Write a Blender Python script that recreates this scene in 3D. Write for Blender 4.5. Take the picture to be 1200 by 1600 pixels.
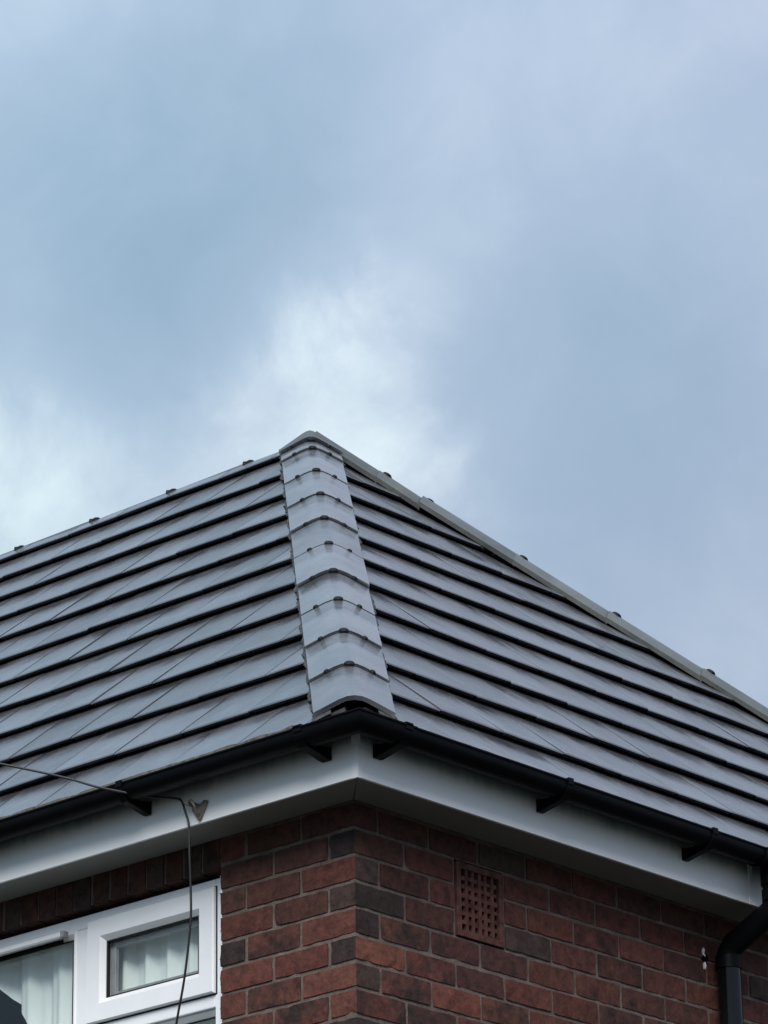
import bpy, math, random
from mathutils import Vector, Matrix, noise
R = math.radians
rnd = random.Random(7)
for o in list(bpy.data.objects): bpy.data.objects.remove(o)
scene = bpy.context.scene
col = scene.collection
ZO = 4.96                       # height of brick course level 0 above the ground

# ------------------------------------------------------------------ camera
cam = bpy.data.cameras.new('camera'); co = bpy.data.objects.new('camera', cam); col.objects.link(co)
fw = Vector((-0.61926039, 0.69128186, 0.37235192)); rt = Vector((0.7407393, 0.67162589, -0.01496511)); up = Vector((0.2604263, -0.2665484, 0.92797096))
m = Matrix.Identity(4)
for i in range(3): m[i][0] = rt[i]; m[i][1] = up[i]; m[i][2] = -fw[i]
m[0][3], m[1][3], m[2][3] = 7.45930349, -8.17369427, -3.36011028 + ZO
co.matrix_world = m
cam.sensor_fit = 'AUTO'; cam.sensor_width = 36; cam.lens = 36 * 6124.57 / 1600
cam.clip_start = .1; cam.clip_end = 3000
scene.camera = co

# ------------------------------------------------------------------ sun and sky
SUN_EL, SUN_AZ = R(40), Vector((.54, -.76, 0)).normalized()      # horizontal direction towards the sun
sdir = Vector((SUN_AZ.x * math.cos(SUN_EL), SUN_AZ.y * math.cos(SUN_EL), math.sin(SUN_EL)))
sl = bpy.data.lights.new('sun', 'SUN'); sl.energy = 1.5; sl.angle = R(32); sl.color = (1, .97, .93)
so = bpy.data.objects.new('sun', sl); col.objects.link(so); so.location = (0, -10, 20)
so.rotation_euler = (-sdir).to_track_quat('-Z', 'Y').to_euler()

world = bpy.data.worlds.new('World'); scene.world = world; world.use_nodes = True
nt = world.node_tree; N = nt.nodes; Lk = nt.links; N.clear()
def wn(t, **k):
    n = N.new(t)
    for a, b in k.items(): setattr(n, a, b)
    return n
def wmath(op, a, b=None, c=None):
    n = wn('ShaderNodeMath', operation=op)
    for i, v in enumerate((a, b, c)):
        if v is None: continue
        if isinstance(v, (int, float)): n.inputs[i].default_value = v
        else: Lk.new(v, n.inputs[i])
    return n.outputs[0]
tc = wn('ShaderNodeTexCoord'); gen = tc.outputs['Generated']
nrm = wn('ShaderNodeVectorMath', operation='NORMALIZE'); Lk.new(gen, nrm.inputs[0]); dirv = nrm.outputs[0]
sky = wn('ShaderNodeTexSky'); sky.sky_type = 'NISHITA'; sky.sun_disc = False
sky.sun_elevation = SUN_EL; sky.sun_rotation = math.atan2(SUN_AZ.x, SUN_AZ.y)
sep = wn('ShaderNodeSeparateXYZ'); Lk.new(dirv, sep.inputs[0])
def wnoise(scale, detail, rough, off, dist=0.0):
    mp = wn('ShaderNodeMapping'); mp.inputs['Location'].default_value = off; Lk.new(dirv, mp.inputs['Vector'])
    n = wn('ShaderNodeTexNoise'); n.inputs['Scale'].default_value = scale; n.inputs['Detail'].default_value = detail
    n.inputs['Roughness'].default_value = rough; n.inputs['Distortion'].default_value = dist
    Lk.new(mp.outputs[0], n.inputs['Vector']); return n.outputs['Fac']
def px_dir(u, v): return (fw * 6124.57 + rt * (u - 600) - up * (v - 800)).normalized()
warp = wnoise(18, 6, .6, (3.1, 1.7, .4), .4)
def puff(u, v, rad_px, amp, soft=1.0):                             # one bright bank or dark bank of cloud, by its direction
    dv = px_dir(u, v)
    sb = wn('ShaderNodeVectorMath', operation='DISTANCE'); Lk.new(dirv, sb.inputs[0]); sb.inputs[1].default_value = dv
    dd = wmath('ADD', sb.outputs['Value'], wmath('MULTIPLY', wmath('SUBTRACT', warp, .5), .060))
    q = wmath('DIVIDE', dd, rad_px / 6124.57)
    return wmath('MULTIPLY', wmath('EXPONENT', wmath('MULTIPLY', wmath('MULTIPLY', q, q), -soft)), amp)
n1 = wnoise(7, 5, .5, (0, .3, 0), .3)
n2 = wnoise(26, 6, .6, (5, 2, 1), .6)
fac = wmath('ADD', wmath('MULTIPLY', wmath('SUBTRACT', n1, .5), .55), wmath('MULTIPLY', wmath('SUBTRACT', n2, .5), .30))
for a in ((560, 650, 150, .50), (500, 520, 80, .26), (655, 430, 130, .12), (430, 700, 160, .24), (250, 770, 150, .12), (-60, 680, 120, .5), (90, 850, 170, .26), (30, 10, 150, .16), (800, 150, 240, .07),
          (240, 410, 240, -.25), (60, 250, 200, -.08), (1000, 640, 280, -.15), (480, 230, 240, -.12), (1170, 1000, 150, .10), (880, 420, 200, -.04)):
    fac = wmath('ADD', fac, puff(*a))
fac = wmath('ADD', fac, .42)
ramp = wn('ShaderNodeValToRGB'); Lk.new(fac, ramp.inputs[0])
cr = ramp.color_ramp; cr.interpolation = 'B_SPLINE'
cr.elements[0].position = .10; cr.elements[0].color = (.262, .385, .508, 1)
cr.elements[1].position = .98; cr.elements[1].color = (.74, .88, .92, 1)
e = cr.elements.new(.40); e.color = (.348, .475, .608, 1)
e = cr.elements.new(.62); e.color = (.465, .58, .70, 1)
# a cloud deck is brighter towards the zenith: (1 + 2 sin elevation) / 3
el = wmath('MAXIMUM', sep.outputs['Z'], 0.0)
grad = wmath('MULTIPLY', wmath('ADD', wmath('MULTIPLY', el, 2.0), 1.0), .585)
hz = wn('ShaderNodeMix', data_type='RGBA'); hz.inputs['Factor'].default_value = .93
hdot = wn('ShaderNodeVectorMath', operation='DOT_PRODUCT'); Lk.new(dirv, hdot.inputs[0]); hdot.inputs[1].default_value = (.74, .67, 0)
hue = wn('ShaderNodeMix', data_type='RGBA', blend_type='MULTIPLY'); hue.inputs['B'].default_value = (1.10, .985, 1.0, 1)
hn = wmath('ADD', wmath('MULTIPLY', wmath('SUBTRACT', wnoise(5, 3, .5, (2.2, 7.1, .3)), .5), 2.0), wmath('MULTIPLY_ADD', hdot.outputs['Value'], 4.0, .42)); hcl = wn('ShaderNodeClamp'); Lk.new(hn, hcl.inputs[0])
Lk.new(hcl.outputs[0], hue.inputs['Factor']); Lk.new(ramp.outputs[0], hue.inputs['A'])
vm = wn('ShaderNodeVectorMath', operation='SCALE'); Lk.new(hue.outputs['Result'], vm.inputs[0]); Lk.new(grad, vm.inputs['Scale'])
vs = wn('ShaderNodeVectorMath', operation='SCALE'); Lk.new(sky.outputs[0], vs.inputs[0]); vs.inputs['Scale'].default_value = .12
Lk.new(vs.outputs[0], hz.inputs['A']); Lk.new(vm.outputs[0], hz.inputs['B'])
bg = wn('ShaderNodeBackground'); bg.inputs['Strength'].default_value = .452
wo = wn('ShaderNodeOutputWorld'); Lk.new(hz.outputs['Result'], bg.inputs[0]); Lk.new(bg.outputs[0], wo.inputs[0])

vsn = scene.view_settings; vsn.view_transform = 'Standard'; vsn.look = 'None'; vsn.exposure = 1.27; vsn.gamma = 1
scene.cycles.use_denoising = True
scene.cycles.max_bounces = 8

# ------------------------------------------------------------------ materials
def mat(name): 
    mt = bpy.data.materials.new(name); mt.use_nodes = True
    return mt, mt.node_tree.nodes, mt.node_tree.links, mt.node_tree.nodes['Principled BSDF']
def nz(nd, lk, scale, detail=4, rough=.55, coord='Object', stretch=None, rand=False):
    t = nd.new('ShaderNodeTexCoord'); v = t.outputs[coord]
    if rand:
        oi = nd.new('ShaderNodeObjectInfo'); a = nd.new('ShaderNodeVectorMath'); a.operation = 'ADD'
        s = nd.new('ShaderNodeMath'); s.operation = 'MULTIPLY'; s.inputs[1].default_value = 37.0; lk.new(oi.outputs['Random'], s.inputs[0])
        lk.new(v, a.inputs[0]); lk.new(s.outputs[0], a.inputs[1]); v = a.outputs[0]
    if stretch:
        mp = nd.new('ShaderNodeMapping'); mp.inputs['Scale'].default_value = stretch; lk.new(v, mp.inputs['Vector']); v = mp.outputs[0]
    n = nd.new('ShaderNodeTexNoise'); n.inputs['Scale'].default_value = scale; n.inputs['Detail'].default_value = detail
    n.inputs['Roughness'].default_value = rough; lk.new(v, n.inputs['Vector']); return n.outputs['Fac']
def rampn(nd, lk, src, stops):
    r = nd.new('ShaderNodeValToRGB'); lk.new(src, r.inputs[0]); el = r.color_ramp.elements
    while len(el) < len(stops): el.new(.5)
    for q, (p, c) in zip(el, stops): q.position = p; q.color = (*c, 1) if len(c) == 3 else c
    return r.outputs[0]
def mixc(nd, lk, f, a, b, mode='MIX'):
    x = nd.new('ShaderNodeMix'); x.data_type = 'RGBA'; x.blend_type = mode
    for s, v in (('Factor', f), ('A', a), ('B', b)):
        if isinstance(v, (int, float)): x.inputs[s].default_value = v
        elif isinstance(v, tuple): x.inputs[s].default_value = (*v, 1)
        else: lk.new(v, x.inputs[s])
    return x.outputs['Result']
def bump(nd, lk, bs, src, strength, dist):
    b = nd.new('ShaderNodeBump'); b.inputs['Strength'].default_value = strength; b.inputs['Distance'].default_value = dist
    lk.new(src, b.inputs['Height']); lk.new(b.outputs[0], bs.inputs['Normal'])
def simple(name, c, rough, spec=.5, var=.15, scale=30, bumpd=0.0, metallic=0):
    mt, nd, lk, bs = mat(name)
    f = nz(nd, lk, scale)
    a = tuple(x * (1 - var) for x in c); b = tuple(min(1, x * (1 + var)) for x in c)
    lk.new(rampn(nd, lk, f, [(.3, a), (.7, b)]), bs.inputs['Base Color'])
    bs.inputs['Roughness'].default_value = rough; bs.inputs['Specular IOR Level'].default_value = spec; bs.inputs['Metallic'].default_value = metallic
    if bumpd: bump(nd, lk, bs, nz(nd, lk, scale * 3), .6, bumpd)
    return mt
M = {}
# brick: base colour per piece in the mesh attribute 'tint', kiln burn patches by 'burn'
def brick_mat():
    mt, nd, lk, bs = mat('brick')
    at = nd.new('ShaderNodeAttribute'); at.attribute_name = 'tint'
    ab = nd.new('ShaderNodeAttribute'); ab.attribute_name = 'burn'
    big = nz(nd, lk, 11, 4, .6, rand=True); fine = nz(nd, lk, 90, 5, .65, rand=True); mid = nz(nd, lk, 30, 5, .65, rand=True)
    th = nd.new('ShaderNodeMath'); th.operation = 'ADD'; lk.new(big, th.inputs[0]); lk.new(ab.outputs['Fac'], th.inputs[1])
    bf = rampn(nd, lk, th.outputs[0], [(.57, (0, 0, 0)), (.82, (.9, .9, .9))])
    c = mixc(nd, lk, bf, at.outputs['Color'], (.024, .019, .019))
    c = mixc(nd, lk, 1.0, c, rampn(nd, lk, mid, [(.25, (.45, .43, .43)), (.5, (.95, .95, .95)), (.75, (1.35, 1.28, 1.2))]), 'MULTIPLY')
    c = mixc(nd, lk, 1.0, c, rampn(nd, lk, fine, [(.3, (.78, .76, .76)), (.6, (1.1, 1.1, 1.1))]), 'MULTIPLY')
    sm = rampn(nd, lk, nz(nd, lk, 26, 6, .75, rand=True), [(.68, (0, 0, 0)), (.82, (.35, .35, .35))])     # mortar smears on the face
    c = mixc(nd, lk, sm, c, (.12, .09, .08))
    lk.new(c, bs.inputs['Base Color']); bs.inputs['Roughness'].default_value = .9; bs.inputs['Specular IOR Level'].default_value = .25
    bump(nd, lk, bs, mixc(nd, lk, .5, fine, mid), .9, .004)
    return mt
M['brick'] = brick_mat()
mt, nd, lk, bs = mat('mortar')
f = nz(nd, lk, 16, 6, .7); g2 = nz(nd, lk, 160, 4, .7)
lk.new(mixc(nd, lk, 1.0, rampn(nd, lk, f, [(.25, (.070, .050, .042)), (.5, (.135, .101, .086)), (.75, (.23, .18, .158))]), rampn(nd, lk, g2, [(.3, (.75, .75, .75)), (.7, (1.1, 1.1, 1.1))]), 'MULTIPLY'), bs.inputs['Base Color'])
bs.inputs['Roughness'].default_value = .95; bump(nd, lk, bs, g2, .8, .004); M['mortar'] = mt
# roof tile: dark through-coloured concrete with a worn satin face
def tile_mat(name, base, rough, streak, spec=.7):
    mt, nd, lk, bs = mat(name)
    oi = nd.new('ShaderNodeObjectInfo')
    pat = nz(nd, lk, 5, 5, .6, rand=True); fine = nz(nd, lk, 140, 4, .7, rand=True); st = nz(nd, lk, 9, 5, .6, rand=True, stretch=streak)
    c = rampn(nd, lk, pat, [(.3, tuple(x * .62 for x in base)), (.7, tuple(x * 1.5 for x in base))])
    c = mixc(nd, lk, 1.0, c, rampn(nd, lk, oi.outputs['Random'], [(0, (.72, .72, .73)), (1, (1.30, 1.28, 1.27))]), 'MULTIPLY')
    c = mixc(nd, lk, 1.0, c, rampn(nd, lk, fine, [(.3, (.8, .8, .8)), (.7, (1.2, 1.2, 1.2))]), 'MULTIPLY')
    lich = rampn(nd, lk, nz(nd, lk, 45, 5, .7, rand=True), [(.66, (0, 0, 0)), (.74, (.55, .55, .55))])
    c = mixc(nd, lk, lich, c, (.17, .18, .165))
    lk.new(c, bs.inputs['Base Color'])
    rr = mixc(nd, lk, 1.0, rampn(nd, lk, mixc(nd, lk, .5, st, pat), [(.35, (rough - .10,) * 3), (.65, (rough + .14,) * 3)]), rampn(nd, lk, oi.outputs['Random'], [(0, (1.2,) * 3), (1, (.82,) * 3)]), 'MULTIPLY')
    lk.new(rr, bs.inputs['Roughness']); bs.inputs['IOR'].default_value = 1.8; bs.inputs['Specular IOR Level'].default_value = spec
    bump(nd, lk, bs, fine, .10, .001)
    return mt
M['tile'] = tile_mat('roof_tile', (.053, .0535, .059), .225, (1, 1, 1))
M['hip'] = tile_mat('hip_tile', (.080, .083, .092), .26, (1, 1, 1))
M['ridge_old'] = tile_mat('ridge_tile', (.056, .062, .057), .48, (1, 1, 1), .4)
M['clip'] = simple('clip_plastic', (.010, .011, .012), .6, .2)
M['ridge_dark'] = tile_mat('ridge_tile_dark', (.030, .029, .030), .34, (1, 1, 1))
M['roll'] = simple('dry_hip_roll', (.045, .046, .048), .8, .3, .8, 45, .006)
M['felt'] = simple('underlay', (.012, .012, .013), .9, .2)
# white plastic boards with dirt streaks and the gutter's shade painted into the upper part
mt, nd, lk, bs = mat('fascia_plastic')
ge = nd.new('ShaderNodeNewGeometry'); sp = nd.new('ShaderNodeSeparateXYZ'); lk.new(ge.outputs['Position'], sp.inputs[0])
def fm(op, a, b):
    n = nd.new('ShaderNodeMath'); n.operation = op
    for i, v in enumerate((a, b)):
        if isinstance(v, (int, float)): n.inputs[i].default_value = v
        else: lk.new(v, n.inputs[i])
    return n.outputs[0]
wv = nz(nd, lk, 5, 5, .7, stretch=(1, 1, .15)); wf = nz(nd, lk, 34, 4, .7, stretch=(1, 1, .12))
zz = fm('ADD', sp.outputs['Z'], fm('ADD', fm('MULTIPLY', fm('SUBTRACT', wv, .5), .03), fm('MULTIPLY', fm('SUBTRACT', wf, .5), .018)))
dirt_shade = rampn(nd, lk, fm('MULTIPLY', fm('SUBTRACT', zz, ZO + .236), 13.5), [(0, (0, 0, 0)), (.28, (.12, .12, .12)), (.52, (.66, .66, .66)), (.72, (.90, .90, .90)), (1, (.86, .86, .86))])
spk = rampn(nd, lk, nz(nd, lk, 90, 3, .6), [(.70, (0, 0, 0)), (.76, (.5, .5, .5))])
c = mixc(nd, lk, dirt_shade, (.87, .885, .89), (.085, .105, .10))
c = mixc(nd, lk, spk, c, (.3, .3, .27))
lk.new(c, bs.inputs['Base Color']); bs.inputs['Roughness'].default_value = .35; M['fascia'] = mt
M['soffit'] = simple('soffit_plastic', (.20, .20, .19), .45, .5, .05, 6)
M['upvc'] = simple('window_plastic', (.82, .83, .85), .28, .5, .03, 8)
M['gasket_and_gap'] = simple('rubber_and_gap_shade', (.012, .012, .014), .6, .3)
M['reveal'] = simple('spacer_grey', (.30, .29, .30), .5, .4)
M['gutter'] = simple('gutter_plastic', (.003, .0034, .0042), .42, .07, .25, 14)
M['pipe'] = simple('pipe_plastic', (.004, .0045, .0055), .10, .32, .25, 14)
M['moss'] = simple('gutter_rim_dirt', (.095, .092, .075), .9, .2, .5, 70, .003)
M['terracotta'] = simple('terracotta', (.100, .044, .037), .9, .2, .5, 30, .003)
M['void'] = simple('dark_cavity', (.006, .006, .006), 1, 0)
M['cable'] = simple('cable_sheath', (.018, .018, .02), .5, .4)
M['steel'] = simple('weathered_steel', (.24, .20, .17), .55, .5, .55, 60, .002, .6)
M['caulk'] = simple('white_sealant', (.72, .74, .76), .6, .3, .1, 40, .002)
M['plaster'] = simple('room_plaster', (.16, .18, .18), .9, .2, .1, 4)
M['carpet'] = simple('ground_mix', (.050, .052, .045), .95, .2, .35, 1.2, .01)
mt, nd, lk, bs = mat('window_glass')
bs.inputs['Base Color'].default_value = (.95, .97, .97, 1); bs.inputs['Roughness'].default_value = .02
nd.remove(bs)
ge = nd.new('ShaderNodeNewGeometry'); dt = nd.new('ShaderNodeVectorMath'); dt.operation = 'DOT_PRODUCT'; lk.new(ge.outputs['Incoming'], dt.inputs[0]); lk.new(ge.outputs['Normal'], dt.inputs[1])
def gm(op, a, b=0):
    n = nd.new('ShaderNodeMath'); n.operation = op; n.use_clamp = op == 'MULTIPLY_ADD'
    for i, v in enumerate((a, b)):
        if isinstance(v, (int, float)): n.inputs[i].default_value = v
        else: lk.new(v, n.inputs[i])
    return n
f2 = gm('MULTIPLY_ADD', gm('POWER', gm('SUBTRACT', 1.0, gm('ABSOLUTE', dt.outputs['Value']).outputs[0]).outputs[0], 5.0).outputs[0], .95); f2.inputs[2].default_value = .04
tr = nd.new('ShaderNodeBsdfTransparent'); tr.inputs[0].default_value = (.97, .99, .985, 1)
gl = nd.new('ShaderNodeBsdfGlossy'); gl.inputs['Roughness'].default_value = .01
ms = nd.new('ShaderNodeMixShader'); lk.new(f2.outputs[0], ms.inputs[0]); lk.new(tr.outputs[0], ms.inputs[1]); lk.new(gl.outputs[0], ms.inputs[2])
lk.new(ms.outputs[0], nd['Material Output'].inputs[0]); M['glass'] = mt
mt, nd, lk, bs = mat('net_fabric')
bs.inputs['Base Color'].default_value = (.86, .90, .88, 1); bs.inputs['Roughness'].default_value = .9
bs.inputs['Transmission Weight'].default_value = 0; bs.inputs['Subsurface Weight'].default_value = 0
wv = nz(nd, lk, 400, 2, .5); bump(nd, lk, bs, wv, .3, .001); M['net'] = mt

# ------------------------------------------------------------------ mesh helpers
WL = {}                                                            # world location of every object made here
def link(name, me, parent, loc):
    ob = bpy.data.objects.new(name, me); col.objects.link(ob)
    pw = WL.get(parent.name, Vector()) if parent else Vector()
    ob.parent = parent; ob.location = Vector(loc) - pw; WL[ob.name] = Vector(loc)
    return ob
def tag(o, label=None, cat=None, group=None, kind=None):
    if label: o['label'] = label
    if cat: o['category'] = cat
    if group: o['group'] = group
    if kind: o['kind'] = kind
    return o
class MB:
    def __init__(s): s.v = []; s.f = []; s.mi = []; s.tint = []; s.burn = []
    def add(s, vs, fs, mi=0, tint=None, burn=0):
        b = len(s.v); s.v += [Vector(q) for q in vs]; s.f += [tuple(b + i for i in f) for f in fs]; s.mi += [mi] * len(fs)
        if tint is not None:
            s.tint += (tint if isinstance(tint, list) else [tint] * len(fs)); s.burn += (burn if isinstance(burn, list) else [burn] * len(fs))
    def box(s, a, b, mi=0, **k):
        x0, y0, z0 = a; x1, y1, z1 = b
        s.add([(x0,y0,z0),(x1,y0,z0),(x1,y1,z0),(x0,y1,z0),(x0,y0,z1),(x1,y0,z1),(x1,y1,z1),(x0,y1,z1)],
              [(0,3,2,1),(4,5,6,7),(0,1,5,4),(1,2,6,5),(2,3,7,6),(3,0,4,7)], mi, **k)
    def tube(s, pts, r, seg=10, mi=0, cap=True, rs=None):
        pts = [Vector(p) for p in pts]; rings = []; prev = None
        for i, p in enumerate(pts):
            d = (pts[min(i+1, len(pts)-1)] - pts[max(i-1, 0)]).normalized()
            if prev is None:
                a = d.orthogonal().normalized()
            else: a = (prev - d * prev.dot(d)).normalized()
            prev = a; b = d.cross(a); rr = rs[i] if rs else r
            rings.append([p + (a * math.cos(2*math.pi*k/seg) + b * math.sin(2*math.pi*k/seg)) * rr for k in range(seg)])
        fs = []
        for i in range(len(pts)-1):
            for k in range(seg): fs.append((i*seg+k, i*seg+(k+1)%seg, (i+1)*seg+(k+1)%seg, (i+1)*seg+k))
        if cap: fs.append(tuple(range(seg-1, -1, -1))); fs.append(tuple((len(pts)-1)*seg + k for k in range(seg)))
        s.add([q for r_ in rings for q in r_], fs, mi)
    def sweep(s, prof, frames, mi=0, closed=True, cap=True):       # prof: list of (a, b); frames: list of functions (a, b) -> point
        n = len(prof); vs = [f(a, b) for f in frames for a, b in prof]; fs = []
        for i in range(len(frames)-1):
            for k in range(n if closed else n-1):
                fs.append((i*n+k, i*n+(k+1)%n, (i+1)*n+(k+1)%n, (i+1)*n+k))
        if cap and closed: fs.append(tuple(range(n-1, -1, -1))); fs.append(tuple((len(frames)-1)*n + k for k in range(n)))
        s.add(vs, fs, mi)
    def build(s, name, mats, parent=None, smooth=False, origin=None, bevel=0, zoff=ZO, fix=True):
        vs = [v + Vector((0, 0, zoff)) for v in s.v]
        if origin is None:
            lo = Vector(min(v[i] for v in vs) for i in range(3)); hi = Vector(max(v[i] for v in vs) for i in range(3)); origin = (lo + hi) / 2
        else: origin = Vector(origin)
        me = bpy.data.meshes.new(name); me.from_pydata([v - origin for v in vs], [], s.f)
        mats = mats if isinstance(mats, list) else [mats]
        for q in mats: me.materials.append(M[q])
        if len(mats) > 1: me.polygons.foreach_set('material_index', s.mi)
        if s.tint:
            me.attributes.new('tint', 'FLOAT_COLOR', 'FACE'); me.attributes.new('burn', 'FLOAT', 'FACE')
            me.attributes['tint'].data.foreach_set('color', [x for t in s.tint for x in (*t, 1)]); me.attributes['burn'].data.foreach_set('value', s.burn)
        if smooth: me.polygons.foreach_set('use_smooth', [True] * len(me.polygons))
        me.update()
        if fix:
            import bmesh
            bm = bmesh.new(); bm.from_mesh(me); bmesh.ops.recalc_face_normals(bm, faces=bm.faces); bm.to_mesh(me); bm.free()
        if smooth == 'auto':
            try: me.set_sharp_from_angle(angle=R(35))
            except Exception: pass
        ob = link(name, me, parent, origin)
        if bevel:
            bv = ob.modifiers.new('bevel', 'BEVEL'); bv.width = bevel; bv.segments = 2; bv.limit_method = 'ANGLE'
        return ob

# ------------------------------------------------------------------ dimensions (metres, from the photograph)
HC = .08083; E_ = .168; ZF = .1597; OL, OR_, ZE = .225, .2184, .3369
G = .31066; AL = R(42.99); CA, SA, TA = math.cos(AL), math.sin(AL), math.tan(AL)
W = 2.587; HX = .03; XL = -6.6; YB = -OL + 2*W - .225              # far corner of the side wall
WX0, WX1, WZ0, WZ1 = -2.36, -.553, -1.26, .070                     # window opening

ground = MB(); ground.add([(-900,-900,0),(900,-900,0),(900,900,0),(-900,900,0)], [(0,1,2,3)])
tag(ground.build('ground', 'carpet', None, zoff=0, origin=(0,0,0)), kind='structure')

house = bpy.data.objects.new('house', None); col.objects.link(house); house.location = (0, 0, 0); WL['house'] = Vector()
tag(house, 'red brick house with dark grey hipped tile roof and white eaves boards', 'house')

# ------------------------------------------------------------------ walls
GZ = -ZO
wl = MB()
wl.box((WX1+.004, .0045, GZ), (-.0045, .1, .30)); wl.box((XL, .0045, GZ), (WX0-.004, .1, .30))
wl.box((WX0-.004, .0045, GZ), (WX1+.004, .1, WZ0-.004)); wl.box((WX0-.004, .0045, WZ1+.004), (WX1+.004, .1, .30))
front_wall = wl.build('front_wall', 'mortar', house)
AIR = (.449, .673); AZ = (-2*HC, HC)                               # air brick, in place of rows -1, 0, 1 of the side wall
wr = MB(); wr.box((-.1, .1005, GZ), (-.0045, AIR[0], .30)); wr.box((-.1, AIR[1], GZ), (-.0045, YB, .30))
wr.box((-.1, AIR[0], GZ), (-.0045, AIR[1], AZ[0])); wr.box((-.1, AIR[0], AZ[1]), (-.0045, AIR[1], .30)); wr.box((-.1, AIR[0], AZ[0]), (-.085, AIR[1], AZ[1]))
side_wall = wr.build('side_wall', 'mortar', house)
wb = MB(); wb.box((XL, YB+.001, GZ), (-.006, YB+.1, .30)); wb.box((XL-.1, .0045, GZ), (XL-.001, YB+.1, 2.6))
wb.build('back_wall', 'mortar', house)
rm = MB()                                                          # upstairs room behind the window
x0, x1, y0, y1, z0, z1 = -3.2, -.15, .11, 3.2, -2.1, .22
rm.add([(x0,y0,z0),(x1,y0,z0),(x1,y1,z0),(x0,y1,z0),(x0,y0,z1),(x1,y0,z1),(x1,y1,z1),(x0,y1,z1)], [(0,1,2,3),(4,7,6,5),(1,5,6,2),(2,6,7,3),(3,7,4,0)])
rm.build('room', 'plaster', house, fix=False)

RED = (.104, .039, .031); ORG = (.134, .050, .037); BRN = (.076, .033, .027); DRK = (.040, .027, .025); GRY = (.060, .039, .034)
KEY = {'r': (RED, .02), 'R': (ORG, -.1), 'b': (BRN, .06), 'd': (DRK, .10), 'm': (RED, .16), 'g': (GRY, .05)}
TINT_L = {(-1,0):'d',(-1,1):'b',(-1,2):'b',(0,0):'r',(0,1):'b',(0,2):'b',(1,0):'g',(1,1):'b',(1,2):'r',(2,0):'r',(2,1):'m',(2,2):'d',(3,0):'d',(3,1):'r',(3,2):'r',
          (4,0):'R',(4,1):'m',(4,2):'r',(5,0):'r',(5,1):'m',(5,2):'m',(-2,0):'b',(-2,1):'b'}
TINT_R = {(-1,0):'b',(-1,1):'r',(0,0):'g',(0,1):'b',(0,2):'r',(1,0):'d',(1,1):'b',(2,0):'d',(2,1):'m',(2,2):'b',(2,3):'b',(3,0):'R',(3,1):'m',(3,2):'b',(3,3):'r',(4,0):'g',(4,1):'m',
          (4,2):'R',(4,3):'m',(5,0):'m',(5,1):'b',(5,2):'r'}
def tint_of(key):
    c, b = KEY[key]; j = rnd.uniform(.88, 1.12)
    return tuple(x * j * rnd.uniform(.96, 1.04) for x in c), b + rnd.uniform(-.05, .05)
def rand_key(): return rnd.choices('rbmdgR', (40, 34, 12, 5, 7, 5))[0]
def brick_mesh(mb, a, b, key, key2=None, seed=0, segs=None):
    # a box a..b with softened, slightly chipped edges; key2: face colour on the -y faces
    a = Vector(a); b = Vector(b); c = (a+b)/2; h = (b-a)/2
    t1, b1 = tint_of(key); t2, b2 = tint_of(key2) if key2 else (t1, b1)
    if segs is None:
        mb.box(a, b, tint=t1, burn=b1); return
    vs = []; idx = {}; fs = []; ts = []; bs = []
    def vert(p):
        k = tuple(round(x, 5) for x in p)
        if k not in idx:
            q = Vector(p); near = sum(1 for i in range(3) if abs(abs((q-c)[i]) - h[i]) < 1e-6)
            nv = noise.noise_vector(q * 55 + Vector((seed * 3.7, seed, 0)))
            if near >= 2:
                pull = (.0008 if near == 2 else .0014) * (1 + .8 * nv.x) + max(0, noise.noise(q * 28 + Vector((seed*2.1, 5, 1))) - .28) * .007
                q = q - Vector(tuple((1 if (q-c)[i] > 0 else -1) * (pull if abs(abs((q-c)[i]) - h[i]) < 1e-6 else 0) for i in range(3)))
            q = q + nv * .0019
            idx[k] = len(vs); vs.append(q)
        return idx[k]
    n = segs
    for ax in range(3):
        u, w = (ax+1) % 3, (ax+2) % 3
        for side in (0, 1):
            for i in range(n[u]):
                for j in range(n[w]):
                    quad = []
                    for di, dj in ((0,0),(1,0),(1,1),(0,1)):
                        p = [0, 0, 0]; p[ax] = b[ax] if side else a[ax]
                        p[u] = a[u] + (b[u]-a[u]) * (i+di)/n[u]; p[w] = a[w] + (b[w]-a[w]) * (j+dj)/n[w]; quad.append(vert(p))
                    fs.append(tuple(quad if side else quad[::-1])); lf = (ax == 1 and side == 0)
                    ts.append(t2 if lf else t1); bs.append(b2 if lf else b1)
    mb.add(vs, fs, 0, ts, bs)
J = .0052                                                          # half a joint
pieces = []                                                        # (wall, a, b, key, key2, seed)
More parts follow.
